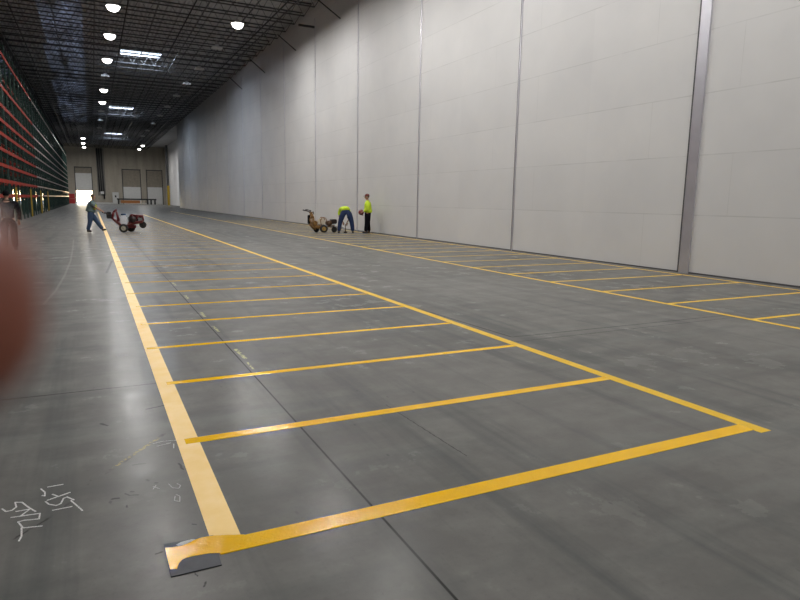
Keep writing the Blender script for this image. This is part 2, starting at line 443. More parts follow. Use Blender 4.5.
for y in NEAR:
    if y > 5: lamp(1.72, y, True, 'lit high bay lamp above or behind the camera in the left row', 'lamps out of view over the camera')
    lamp(8.85, y, True, 'lit high bay lamp above or behind the camera in the right row', 'lamps out of view over the camera by the wall')
for i, (x, y) in enumerate([(-.87, 133.5), (-1.0, 145.6), (-.94, 157.1)]):
    lamp(x, y, True, 'small lit lamp near the far door, %s of the three in a column' % ['topmost', 'middle', 'lowest'][i], far=True)
for i, (x, y) in enumerate([(10.30, 144.1), (10.30, 154.9)]):
    lamp(x, y, True, 'small lit lamp over the far right dock doors, %s of the pair' % ['upper brighter', 'lower dimmer'][i], far=True)

# ------------------------------------------------------------------ structure
XL, YB, YF, ZC, XW, XR = -22.0, -18.0, 170.0, 14.25, 13.57, 17.2
WEND = 113.0
struct(MB().box(XL-.3, XR+.3, YB-.3, YF+.3, -.3, 0).build('floor', M_floor))
SKY = [(2.95, 6.2, 60.5, 62.3), (2.9, 6.0, 97.5, 99.5), (3.1, 6.2, 138, 140)]
GLOW = [(-2.6, .1, 40, 62), (-3.0, .1, 62, 80), (-3.3, .1, 80, 100), (-3.5, 0, 100, 122), (-9.6, -6.6, 62, 80)]  # strips of added roof glow; the last is a skylight beyond the racks
# roof deck with openings where the skylights and added glow strips sit
xs = sorted({XL-.3, XR+.3} | {v for s_ in SKY+GLOW for v in s_[:2]}); ys = sorted({YB-.3, YF+.3} | {v for s_ in SKY+GLOW for v in s_[2:]})
dk = MB()
for i in range(len(xs)-1):
    for j in range(len(ys)-1):
        mx, my = (xs[i]+xs[i+1])/2, (ys[j]+ys[j+1])/2
        if any(a < mx < b and c < my < d for a, b, c, d in SKY+GLOW): continue
        dk.box(xs[i], xs[i+1], ys[j], ys[j+1], ZC, ZC+.3)
struct(dk.build('ceiling', M_deck))
struct(MB().box(XW, XW+.25, YB, WEND, 0, ZC).build('wall_right', M_wall))
struct(MB().box(XW+.25, XR, WEND-.25, WEND, 0, ZC).build('wall_return', M_dkwall))
struct(MB().box(XR, XR+.3, WEND-.25, YF, 0, ZC).build('wall_right_far', M_wall))
struct(MB().box(XL-.3, XL, YB, YF, 0, ZC).build('wall_left', M_dkwall))
struct(MB().box(XL, XW+.25, YB-.3, YB, 0, ZC).build('wall_back', M_dkwall))
# far wall with door openings
doors = [(-3.3, .2, 8.6), (7.15, 11.15, 8.4), (12.75, 16.3, 8.4), (-17.2, -14.0, 5.0), (-12.6, -9.8, 5.0)]
fwm = MB(); cur = XL
for a, b, h in sorted(doors):
    fwm.box(cur, a, YF, YF+.35, 0, ZC); fwm.box(a, b, YF, YF+.35, h, ZC); cur = b
fwm.box(cur, XR+.3, YF, YF+.35, 0, ZC)
struct(fwm.build('wall_far', M_far))
struct(MB().box(.3, 7.0, YF-.12, YF, 0, .32).box(11.3, 12.6, YF-.12, YF, 0, .32).box(-8, -3.5, YF-.12, YF, 0, .32).build('reflection_strip_far', M_white))  # pale strip painting the floor reflection along the far wall
# metal strips over the wall joints
for k in range(14):
    y = 10.8 + 7.32*k
    if k == 0:
        t_ = MB(); t_.box(XW-.05, XW, y-.15, y+.13, 0, ZC-.9)
        s_ = struct(t_.build('trim_1', M_galv)); MB().box(XW-.055, XW, y+.13, y+.165, 0, ZC-.9).build('joint_edge', M_seam, s_)
    else:
        s_ = struct(MB().box(XW-.03, XW, y-.03, y+.015, 0, ZC-.9).build('trim_%d' % (k+1), M_galv))
        MB().box(XW-.026, XW, y+.015, y+.05, 0, ZC-.9).build('joint_edge', M_seam, s_)
struct(MB().box(XW-.012, XW, YB, WEND, 0, .035).build('baseboard_right', M_seam))

# far doors
def far_door(n, a, b, h, panels):
    d = empty('door_%d' % n, ((a+b)/2, YF+.2, 0)); struct(d)
    hw = (b-a)/2
    f = MB(); f.box(-hw-.16, -hw, -.32, -.18, 0, h+.25); f.box(hw, hw+.16, -.32, -.18, 0, h+.25); f.box(-hw, hw, -.32, -.18, h, h+.2)
    f.build('door_frame', M_joist, d)
    for z0, z1, m in panels:
        p = MB(); z = z0
        while z < z1-.05:
            e = min(z+.62, z1); p.box(-hw, hw, 0, .06, z, e-.03); p.box(-hw, hw, .02, .05, e-.03, e); z = e
        p.build('door_panel', m, d)
far_door(1, -3.3, .2, 8.6, [(3.05, 7.3, M_doorw), (7.3, 8.6, M_doort)])
far_door(2, 7.15, 11.15, 8.4, [(0, 4.25, M_doorw), (4.25, 8.4, M_doort)])
far_door(3, 12.75, 16.3, 8.4, [(0, 4.3, M_doorw), (4.3, 8.4, M_doort)])
far_door(4, -17.2, -14.0, 5.0, [(3.0, 5.0, M_doorw)])
far_door(5, -12.6, -9.8, 5.0, [(3.0, 5.0, M_doorw)])
struct(MB().box(-40, 40, YF+.35, YF+70, -.3, -.02).build('ground', M_out))

# skylights, then the added glow strips
for i, (a, b, c, d) in enumerate(SKY):
    o = MB().box(a, b, c, d, ZC+.12, ZC+.16).build('window_%d' % (i+1), M_lite); struct(o)
    ld = bpy.data.lights.new('skylight_glow', 'AREA'); ld.shape = 'RECTANGLE'; ld.size = b-a; ld.size_y = d-c; ld.energy = 1400; ld.color = (.7, .82, 1)
    lo = bpy.data.objects.new('skylight_glow', ld); C.objects.link(lo); lo.location = ((a+b)/2, (c+d)/2, ZC+.08)
for i, (a, b, c, d) in enumerate(GLOW):
    o = MB().box(a, b, c, d, ZC+.12, ZC+.16).build('window_%d' % (i+4), M_glow); struct(o)  # bluish light on deck and joists, put in as glowing strips

# ------------------------------------------------------------------ roof steel
r = empty('roof_joist', (0, 0, 0))
X0, X1 = XL+.1, XW-.15
j = MB(); j.box(X0, X1, -.055, .055, ZC-.07, ZC-.005); j.build('top_chord', M_joist, r)
j = MB(); j.box(X0+.6, X1-.5, -.05, .05, ZC-.86, ZC-.80); j.build('bottom_chord', M_joist, r)
j = MB(); x = X0+.6; n = 0; zt, zb = ZC-.05, ZC-.82
while x < X1-.7:
    j.cyl((x, 0, zb), (x+.45, 0, zt), .017, n=5, caps=False); j.cyl((x+.45, 0, zt), (x+.9, 0, zb), .017, n=5, caps=False); x += .9
j.cyl((X1-.5, 0, zb), (X1, 0, zt), .02, n=5); j.build('web', M_joist, r)
jy = [14.8 + 2.13*k for k in range(73)]
for i, y in enumerate(jy):
    o = r if i == 0 else copy_tree(r)
    o.location = (0, y, 0); tag(o, 'dark open web steel joist spanning across under the roof deck', 'roof joist', 'roof joists under the deck')
# long girder trusses on the column lines
g = empty('roof_girder', (0, 0, 0))
YA, YZ = 15.0, 168.0
j = MB(); j.box(-.09, .09, YA, YZ, ZC-.98, ZC-.88); j.build('top_chord', M_joist, g)
j = MB(); j.box(-.08, .08, YA, YZ, ZC-1.9, ZC-1.8); j.build('bottom_chord', M_joist, g)
j = MB(); y = YA
while y < YZ-2: j.bar((0, y, ZC-1.85), (0, y+1.06, ZC-.92), .05, .05); j.bar((0, y+1.06, ZC-.92), (0, y+2.13, ZC-1.85), .05, .05); y += 2.13
j.build('web', M_joist, g)
g.location = (-5.3, 0, 0); tag(g, 'dark long roof girder running above the front of the rack row', 'girder')
# bridging lines and sprinkler pipes running along the hall
for k, x in enumerate([-9.0, -1.6, .8, 4.3, 7.0, 9.6, 11.6]):
    o = MB().box(x-.03, x+.03, YA, YZ, ZC-.93, ZC-.87).build('bridging_angle', M_joist)
    tag(o, 'thin dark bridging angle running the length of the hall under the joists', 'roof bracing', 'bridging angles under the joists')
for k, x in enumerate([-3.9, 2.6, 6.2, 11.0]):
    o = MB().cyl((x, YA, ZC-1.02), (x, YZ, ZC-1.02), .045, n=8).build('sprinkler_pipe', M_joist)
    tag(o, 'dark sprinkler pipe running the length of the hall below the roof joists', 'pipe', 'sprinkler pipes')
for k, y in enumerate([36.6, 45.4, 54.2, 63.0]):
    o = MB().bar((XW-.05, y-1.2, ZC-2.1), (XW-1.0, y, ZC-.9), .07, .07).build('wall_brace', M_joist)
    tag(o, 'short dark steel brace slanting from a roof joist to the top of the white wall', 'brace', 'wall braces under the roof')
o = MB().box(XW-1.1, XW-.04, 40.05, 40.17, ZC-1.55, ZC-1.43).build('wall_strut', M_joist)
tag(o, 'short level dark strut meeting the white wall at a panel joint just under the roof', 'strut')

# column beyond the end of the white wall
cpost = empty('steel_column', (15.65, 150, 0))
c_ = MB(); c_.box(-.22, .22, -.2, -.16, 0, ZC-.9); c_.box(-.22, .22, .16, .2, 0, ZC-.9); c_.box(-.02, .02, -.16, .16, 0, ZC-.9); c_.build('column_shaft', M_joist, cpost)
MB().box(-.28, .28, -.27, -.205, 0, 4.4).build('column_guard', M_guard, cpost, 'yellow lower guard')
tag(cpost, 'dark steel column with a yellow lower end standing past the end of the white wall', 'column')

# downpipes and far clutter
dp = empty('downpipe_cluster', (2.4, YF-.03, 0))
for i, (x, z0) in enumerate([(-.55, 2.9), (-.1, 2.2), (.4, 1.2)]): MB().cyl((x+.35*0, -.25, z0), (x-.2, -.25, ZC-.9), .16, n=10).build('pipe', M_joist, dp)
MB().box(-1.0, .8, -.10, 0, 2.0, ZC-.9).build('backing_plate', M_dkwall, dp)
tag(dp, 'bundle of dark vertical pipes on the far wall right of the open door', 'pipes')
o = MB().bbox(2.0, 2.75, YF-.55, YF-.47, 2.3, 3.0, .03).build('electrical_box', M_white); o_ = o
tag(o, 'small white box mounted low on the pipes beside the open far door', 'electrical box')
cb = empty('white_cabinet', (5.3, YF-.6, 0))
MB().bbox(-.7, .7, -.35, .35, 0, 2.85, .04).build('cabinet_body', M_white, cb); MB().box(-.6, -.02, -.39, -.36, .25, 2.7).build('door', M_white, cb); MB().box(.02, .6, -.39, -.36, .25, 2.7).build('door', M_white, cb)
MB().box(-.18, .16, -.42, -.395, 1.6, 2.1).build('notice_panel', M_black, cb)
tag(cb, 'tall white cabinet with a small dark notice against the far concrete wall', 'cabinet')
lt = empty('flatbed_trailer', (10.0, YF-3.5, 0))
MB().box(-4.5, 4.4, -.9, .9, 1.05, 1.38).build('deck', M_black, lt)
MB().box(-3.7, 0.6, -.7, -.55, .25, .95).build('side_rail', M_rusto, lt, 'orange rail under the deck')
for x in (-4.2, 2.4, 3.2, 4.1): MB().box(x-.14, x+.14, -.8, .8, 0, 1.05).build('leg', M_black, lt)
for x in (.95, 1.5): MB().box(x-.12, x+.12, -.95, -.8, 0, 1.0).build('marker_post', M_ctank, lt)
tag(lt, 'long low black flatbed with an orange rail parked before the far right doors', 'trailer')
rb = empty('red_barrier', (-4.35, YF-2, 0))
MB().bbox(-.75, .75, -.25, .25, 0, 1.1, .08).build('barrier_base', M_red, rb); MB().bbox(-.7, .7, -.15, .15, 1.15, 2.3, .06).build('barrier_top', M_red, rb)
tag(rb, 'red barrier left of the open far door by the rack end', 'barrier')

# ------------------------------------------------------------------ pallet racks
BAY, NB = 2.7, 4
LV = [1.75, 2.6, 3.5, 4.4, 5.3, 6.1, 7.0, 8.2, 10.3]
RX0, RX1 = -5.55, -4.45
up_ = MB()
for x in (RX0+.045, RX1-.045): up_.box(x-.045, x+.045, -.04, .04, 0, 11.0)
for k in range(11): up_.bar((RX0+.05, 0, .3+k), (RX1-.05, 0, 1.0+k), .035, .035); up_.bar((RX1-.05, 0, 1.0+k), (RX0+.05, 0, 1.3+k), .035, .035)
up_.box(RX1-.14, RX1+.05, -.045, .045, 0, .012)
U0 = up_.build('upright_frame', M_green)
bm_ = MB().box(-.05, 0, .05, BAY-.05, -.20, 0)
B_or = bm_.build('beam', M_orange); B_cr = MB().box(-.05, 0, .05, BAY-.05, -.13, 0).build('beam', M_cream)
dm = MB()
for k in range(18): dm.box(.06, 1.04, .1+k*.15, .1+k*.15+.02, -.03, -.01)
for x in (.1, .35, .6, .85): dm.box(x, x+.03, .06, BAY-.06, -.05, -.03)
D0 = dm.build('wire_deck', M_mesh)
G0 = MB().bbox(-.075, .075, -.075, .075, 0, 2.2, .02).build('post_guard', M_guard)
def put(src, parent, loc):
    o = src.copy(); C.objects.link(o); o.parent = parent; o.location = loc; return o
def rack(y0, beam, guards, dx=0, ends=True):
    t = empty('pallet_rack', (0, 0, 0)); t.location = (dx, y0, 0)
    for k in range(NB+1): 
        put(U0, t, (0, k*BAY + (.05 if k == 0 else -.05 if k == NB else 0), 0))
    for k in range(NB):
        for z in LV:
            put(beam, t, (RX1, k*BAY, z)); put(beam, t, (RX0+.05, k*BAY, z))
        for z in (LV[0], LV[2], LV[4], LV[6]): put(D0, t, (RX0, k*BAY, z))
    for k in guards: put(G0, t, (RX1+.02, k*BAY+.1, 0))
    return t
Y0r, SL = 23.1, BAY*NB+.05
lab = ['out of view left of the camera', 'at the left edge behind the person in dark clothes', '', 'whose orange beams end where pale beams begin']
for k in range(12):
    if k < 4: t = rack(Y0r+k*SL, B_or, {2: (1,), 3: (1,)}.get(k, ())); tag(t, 'tall green pallet rack section %s' % lab[k] if k != 2 else 'tall green pallet rack section with orange beams in the middle of the orange part', 'pallet rack')
    else:
        t = rack(Y0r+k*SL, B_cr, (1,) if k < 6 else ())
        if k == 4: tag(t, 'first tall pallet rack section with pale beams, next to the orange beamed ones', 'pallet rack')
        elif k == 11: tag(t, 'last tall pallet rack section, nearest the far wall', 'pallet rack')
        else: tag(t, 'tall green pallet rack section with pale beams farther down the row', 'pallet rack', 'pale beamed rack sections')
for k in range(2, 12):
    t = rack(Y0r+k*SL, B_or if k < 4 else B_cr, (), -1.5)  # back row added to keep the view through the front racks dark
    tag(t, 'rack section in a second row added behind the front racks for darkness', 'pallet rack', 'added second row of racks')
for o in (U0, B_or, B_cr, D0, G0): bpy.data.objects.remove(o)

# ------------------------------------------------------------------ floor lines
def line(name, x0, x1, y0, y1, top, m, label, group=None):
    o = MB().box(x0, x1, y0, y1, -.004, top).build(name, m); tag(o, label, 'floor line', group); return o
line('painted_line', .437, .583, 2.93, 78, .0012, M_pale, 'wide pale yellow line along the left side of the stalls')
line('painted_line', 4.455, 4.575, 2.735, 67, .0012, M_yellow, 'long yellow line down the middle of the floor, right side of the near stalls')
line('painted_line', 8.87, 8.97, 1.0, 84, .0012, M_yellow, 'long yellow line along the near edge of the stalls beside the white wall')
line('painted_line', 13.08, 13.17, 1.0, 60, .0012, M_yellow, 'thin yellow line running right along the foot of the white wall')
ys_ = [2.86, 4.32, 5.82, 7.31, 8.79, 10.27, 11.75, 13.27, 14.82, 16.34]
while ys_[-1] < 46: ys_.append(ys_[-1]+1.5)
ords = ['nearest', 'second', 'third', 'fourth', 'fifth', 'sixth', 'seventh', 'eighth', 'ninth', 'tenth', 'eleventh', 'twelfth']
for i, y in enumerate(ys_):
    hw = .062 if i == 0 else .052 if i == 1 else .047 if i < 8 else .038
    xa = .46 if i == 0 else .46 + .03*((i*7) % 3)
    if i == 0: lb, gr = 'broad wet amber cross line nearest the camera, starting at the dark sheet', None
    elif i == 1: lb, gr = 'narrower wet amber cross line directly behind the nearest broad one', None
    elif i < 12: lb, gr = '%s yellow cross line of the left stalls counted away from the camera' % ords[i], None
    else: lb, gr = 'faint far yellow cross line of the left stalls towards the red machine', 'far cross lines of the left stalls'
    if i == 0: line('painted_cross_line', xa, 4.47, y-hw, y+hw+.005, .0020, M_amber, lb, gr)
    else: line('painted_cross_line', xa, 4.47, y-hw, y+hw, .0018, M_amber, lb, gr)
y = 5.82; i = 0; nm2 = ['rightmost', 'second from the right', 'third from the right', 'fourth from the right', 'fifth from the right', 'sixth from the right', 'seventh from the right']
while y < 50:
    if i < 7: lb, gr = 'yellow cross line of the stalls beside the white wall, %s in view' % nm2[i], None
    else: lb, gr = 'faint yellow cross line beside the white wall towards the two workers', 'far cross lines beside the white wall'
    line('painted_cross_line', 8.93, 13.1, y-.042, y+.042, .0018, M_yellow, lb, gr)
    y += 1.555; i += 1

# spray-over sheet at the corner, with the paint lapped over it
sh = empty('paint_masking_sheet', (0, 0, 0))
MB().poly([(.221, 3.002), (.223, 2.708), (.446, 2.707), (.456, 2.985)], .0003, .0050).build('sheet', M_sheet, sh)
MB().poly([(.223, 2.965), (.224, 2.859), (.226, 2.767), (.255, 2.759), (.268, 2.799), (.286, 2.825), (.31, 2.833), (.344, 2.834), (.411, 2.825), (.444, 2.812), (.4555, 2.808), (.456, 2.98),
           (.397, 2.986), (.358, 2.976), (.341, 2.962), (.301, 2.95), (.257, 2.954)], .0051, .0062).build('paint_coat', M_amber, sh, 'wet amber paint over the sheet')
MB().poly([(.285, 2.952), (.31, 2.955), (.345, 2.968), (.37, 2.983), (.35, 2.99), (.30, 2.985), (.275, 2.97)], .0051, .0058).build('shine', M_shine, sh, 'painted white overspray rim')  # shine along the top of the sheet, put in as a pale patch
tag(sh, 'dark square sheet lying under the wet corner of the nearest amber line', 'masking sheet')
o = MB().poly([(.456, 2.800), (.60, 2.797), (.60, 2.93), (.456, 2.985)], .0019, .0030).build('paint_lap', M_amber)
tag(o, 'wet amber paint patch where the nearest line crosses the foot of the pale line', 'paint patch')

# chalk on the floor
def chalk(name, strokes, wd, label, cat='chalk writing'):
    m = MB()
    for s_ in strokes:
        for a, b in zip(s_[:-1], s_[1:]):
            d = Vector((b[0]-a[0], b[1]-a[1])); L = d.length; d.normalize(); n_ = Vector((-d.y, d.x))*wd/2; e = d*wd*.3
            A, B = Vector(a)-e, Vector(b)+e
            m.poly([tuple(A-n_), tuple(B-n_), tuple(B+n_), tuple(A+n_)], -.001, .0012+random.random()*.0004)
    o = m.build(name, M_chalk); tag(o, label, cat); return o
LAST = [[(-0.362, 3.923), (-0.338, 3.865), (-0.336, 3.816), (-0.349, 3.827)], [(-0.327, 3.934), (-0.249, 3.936)], [(-0.32, 3.751), (-0.209, 3.806)], [(-0.298, 3.82), (-0.266, 3.777), (-0.234, 3.791), (-0.209, 3.806)], [(-0.328, 3.74), (-0.309, 3.696), (-0.273, 3.665), (-0.25, 3.679), (-0.239, 3.74), (-0.222, 3.751), (-0.186, 3.695)], [(-0.288, 3.613), (-0.194, 3.616)], [(-0.201, 3.695), (-0.17, 3.617), (-0.142, 3.543)]]
STALL = [[(-0.534, 3.743), (-0.512, 3.701), (-0.484, 3.703), (-0.467, 3.736), (-0.479, 3.799)], [(-0.479, 3.799), (-0.444, 3.783), (-0.41, 3.71), (-0.369, 3.636)], [(-0.463, 3.679), (-0.398, 3.68)], [(-0.48, 3.617), (-0.346, 3.604)], [(-0.439, 3.609), (-0.398, 3.68)], [(-0.346, 3.604), (-0.346, 3.539), (-0.416, 3.555), (-0.442, 3.549)], [(-0.442, 3.549), (-0.413, 3.47), (-0.327, 3.452)], [(-0.42, 3.473), (-0.412, 3.386), (-0.419, 3.338)]]
FOUR = [[(0.286, 4.37), (0.341, 4.392), (0.437, 4.375)], [(0.305, 4.316), (0.396, 4.339)], [(0.414, 4.313), (0.405, 4.236)]]
NUM = [[(0.316, 3.682), (0.33, 3.623), (0.363, 3.6), (0.377, 3.635), (0.361, 3.669)], [(0.332, 3.509), (0.321, 3.454), (0.348, 3.43), (0.356, 3.498), (0.339, 3.526)], [(0.229, 3.687), (0.259, 3.643)], [(0.245, 3.695), (0.226, 3.652)]]
chalk('chalk_writing', LAST, .0078, 'white chalk word LAST on the floor, the upper right one of the pair')
chalk('chalk_writing', STALL, .0078, 'white chalk word STALL on the floor at the lower left edge')
chalk('chalk_mark', FOUR, .006, 'thin white chalk arrow mark just left of the pale line near the second cross line', 'chalk mark')
chalk('chalk_mark', NUM, .004, 'faint white chalk digits on the floor left of the foot of the pale line', 'chalk mark')

# ------------------------------------------------------------------ walk-behind machines
def wheel(parent, c, r, w_, hubm, name='wheel'):
    o = MB().lathe([(r*.55, -w_/2), (r*.9, -w_/2), (r, -w_*.28), (r, w_*.28), (r*.9, w_/2), (r*.55, w_/2), (r*.55, -w_/2)], c, (0, 1, 0), 24).build(name, M_rub, parent)
    h = MB().lathe([(.001, -w_*.42), (r*.18, -w_*.42), (r*.2, -w_*.30), (r*.5, -w_*.34), (r*.56, -w_*.40), (r*.56, w_*.40), (r*.5, w_*.34), (r*.2, w_*.30), (r*.18, w_*.42), (.001, w_*.42)], c, (0, 1, 0), 20)
    h.build('hub', hubm, o); return o
def machine_red():
    t = empty('striping_machine', (1.33, 33.0, 0), math.radians(-6))
    wheel(t, (0, -.30, .205), .205, .12, M_hubL); wheel(t, (.30, .24, .20), .195, .12, M_rub); wheel(t, (.86, -.05, .36), .165, .10, M_rub, 'front_wheel')
    f = MB()
    f.tube([(-.08, -.2, .28), (.85, -.12, .50)], .042); f.tube([(-.08, .2, .28), (.85, .12, .50)], .03)
    f.bar((.30, 0, .34), (.30, 0, .20), .5, .05); f.bar((0, -.30, .205), (.1, .25, .205), .04, .04)
    for s_ in (-.17, .17):
        f.tube([(-.02, s_, .28), (-.50, s_, .68), (-.42, s_, .98), (-.30, s_, 1.08)], .04); f.tube([(-.25, s_, .45), (-.30, s_, 1.0), (-.20, s_, .55)], .024)
    f.tube([(-.30, -.17, 1.08), (-.30, .17, 1.08)], .024); f.tube([(-.5, -.17, .68), (-.5, .17, .68)], .024)
    f.bar((-.46, 0, .62), (-.12, 0, .30), .22, .09); f.build('frame', M_redp, t)
    h = MB(); 
    for s_ in (-.2, .2): h.tube([(-.40, s_*.8, .82), (-.62, s_, .84), (-.80, s_, .92)], .02)
    h.build('handlebar', M_eng, t)
    for s_ in (-.2, .2): MB().cyl((-.78, s_, .91), (-.92, s_, .96), .028).build('grip', M_black, t)
    MB().bbox(-.74, -.52, -.17, .17, .66, .98, .03).build('control_box', M_black, t)
    MB().bbox(-.56, -.45, -.12, .12, .62, .88, .03).build('battery', M_black, t)
    k = MB(); k.bbox(-.15, .14, -.17, .17, .32, .78, .05); k.lathe([(.10, .76), (.10, .84), (.06, .86), (.001, .86)], (0, 0, 0), n=16)
    tk = k.build('tank', M_tank, t, 'white plastic tank'); MB().lathe([(.001, .82), (.115, .82), (.115, .89), (.001, .90)], n=16).build('lid', M_jeanL, tk)
    e = MB(); e.bbox(.22, .66, -.18, .18, .42, .78, .04)
    for q_ in range(6): e.box(.64, .86, -.15, .15, .48+q_*.045, .50+q_*.045)
    e.lathe([(.001, -.30), (.13, -.29), (.15, -.24), (.15, -.18)], (.43, 0, .62), (0, 1, 0), 18); eo = e.build('engine', M_eng, t, 'dark engine block')
    MB().bbox(.26, .60, -.20, .20, .76, .86, .04).build('fuel_tank', M_redp, eo); MB().bbox(.64, .86, -.16, .16, .70, .84, .04).build('muffler', M_redp, eo)
    c = MB(); c.tube([(.2, -.22, .44), (.9, -.2, .56), (.88, -.2, .80), (.34, -.22, .86), (.55, -.22, .62), (.7, -.22, .84)], .032); c.tube([(.2, .22, .44), (.9, .2, .56), (.88, .2, .80), (.34, .22, .86)], .022)
    c.bar((.60, -.22, .80), (.62, .22, .45), .05, .05); c.build('roll_cage', M_redp, t)
    MB().bar((.80, -.05, .52), (.86, .04, .36), .05, .05).build('wheel_fork', M_eng, t)
    return tag(t, 'red walk-behind striping machine with a white tank pushed by the man in jeans', 'striping machine')
machine_red()
def machine_tan():
    t = empty('grinding_machine', (10.96, 31.35, 0), math.radians(-4))
    wheel(t, (0, -.28, .21), .21, .12, M_hubB); wheel(t, (-.28, .2, .15), .15, .11, M_rub); wheel(t, (.64, -.05, .15), .15, .11, M_rub, 'front_wheel')
    f = MB()
    f.bbox(-.50, .22, -.2, .2, .20, .38, .05); f.bbox(-.52, -.30, -.18, .18, .34, .62, .05)
    for s_ in (-.18, .18):
        f.tube([(-.42, s_, .15), (-.66, s_, .42), (-.72, s_, .70), (-.60, s_, .98), (-.66, s_, 1.08)], .038)
        f.tube([(-.50, s_, .3), (-.52, s_, .75), (-.60, s_, .98)], .042); f.tube([(.2, s_, .3), (.64, s_*.6, .36)], .026)
        f.tube([(-.10, s_, .38), (-.16, s_, .66), (-.02, s_, .80), (.14, s_, .76), (.20, s_, .5)], .022)
    f.bar((-.72, -.18, .7), (-.72, .18, .7), .03, .03); f.build('frame', M_tan, t)
    h = MB(); h.tube([(-.66, -.18, 1.08), (-.82, -.22, 1.10), (-1.0, -.24, 1.17)], .022); h.tube([(-.66, .18, 1.08), (-.56, .22, 1.14), (-.74, .24, 1.18)], .022); h.tube([(-.66, -.18, 1.08), (-.66, .18, 1.08)], .022)
    h.tube([(-.60, 0, .98), (-.50, 0, 1.1), (-.46, 0, .95)], .02); h.build('handlebar', M_eng, t)
    MB().cyl((-.96, -.24, 1.15), (-1.12, -.26, 1.18), .03).build('grip', M_black, t); MB().cyl((-.72, .24, 1.175), (-.86, .26, 1.19), .03).build('grip', M_black, t)
    MB().bbox(-.78, -.70, -.16, .16, .45, .92, .03).build('dust_bag', M_blk, t)
    k = MB(); k.bbox(-.28, .12, -.17, .17, .40, .70, .06); k.lathe([(.07, .68), (.07, .75), (.001, .76)], (-.08, 0, 0), n=14); k.build('tank', M_ctank, t, 'cream tank')
    e = MB(); e.bbox(.20, .50, -.2, .2, .36, .62, .05); e.lathe([(.001, -.28), (.12, -.27), (.14, -.2)], (.33, 0, .48), (0, 1, 0), 18); eo = e.build('engine', M_brn, t, 'brown engine')
    m_ = MB(); m_.bbox(.44, .76, -.19, .19, .46, .70, .03); m_.build('air_cleaner', M_eng, eo)
    MB().tube([(.5, -.16, .33), (.66, -.1, .30), (1.15, -.1, .27)], .018).build('tow_bar', M_eng, t)
    MB().bar((.62, -.05, .42), (.64, -.05, .16), .05, .06).build('wheel_fork', M_eng, t)
    return tag(t, 'mustard brown walk-behind machine left of the bending worker near the wall', 'grinding machine')
machine_tan()

# ------------------------------------------------------------------ people
def lerp(a, b, t): return tuple(a[i]+(b[i]-a[i])*t for i in range(3))
def limb(p, radii):
    """p: joints; radii: list per joint, adds a mid point on each bone"""
    out = []
    for i in range(len(p)-1):
        out.append((*p[i], radii[i])); m = lerp(p[i], p[i+1], .45); out.append((*m, (radii[i]*.55+radii[i+1]*.5) if i else radii[i]*.98))
    out.append((*p[-1], radii[-1])); return out
def hand_chains(wr, dirv, side, curl=.5, s=1.0):
    """five fingers rooted in a palm that starts at the wrist"""
    d = Vector(dirv).normalized(); a = Vector(side).normalized(); nrm = d.cross(a).normalized(); W = Vector(wr)
    ch = []; pal = W + d*.055*s
    ch.append([(*W, .024*s), (*pal, .034*s)])
    for k, L in enumerate((.072, .08, .075, .058)):
        o = (k-1.5)*.019*s; b = pal + d*.03*s + a*o; m = b + d*L*.5*s + nrm*.012*curl*s; e = m + (d*(1-curl*.6)+nrm*curl).normalized()*L*.5*s
        ch.append([(*pal, .034*s), (*b, .0105*s), (*m, .0095*s), (*e, .008*s)])
    b = W + d*.03*s - a*.035*s; e = b + (d*.8 - a*.6+nrm*.3).normalized()*.05*s
    ch.append([(*pal, .034*s), (*b, .013*s), (*e, .010*s)])
    return ch
def fat(chs, k):
    return [[(p[0], p[1], p[2], p[3]*k) for p in c] for c in chs]
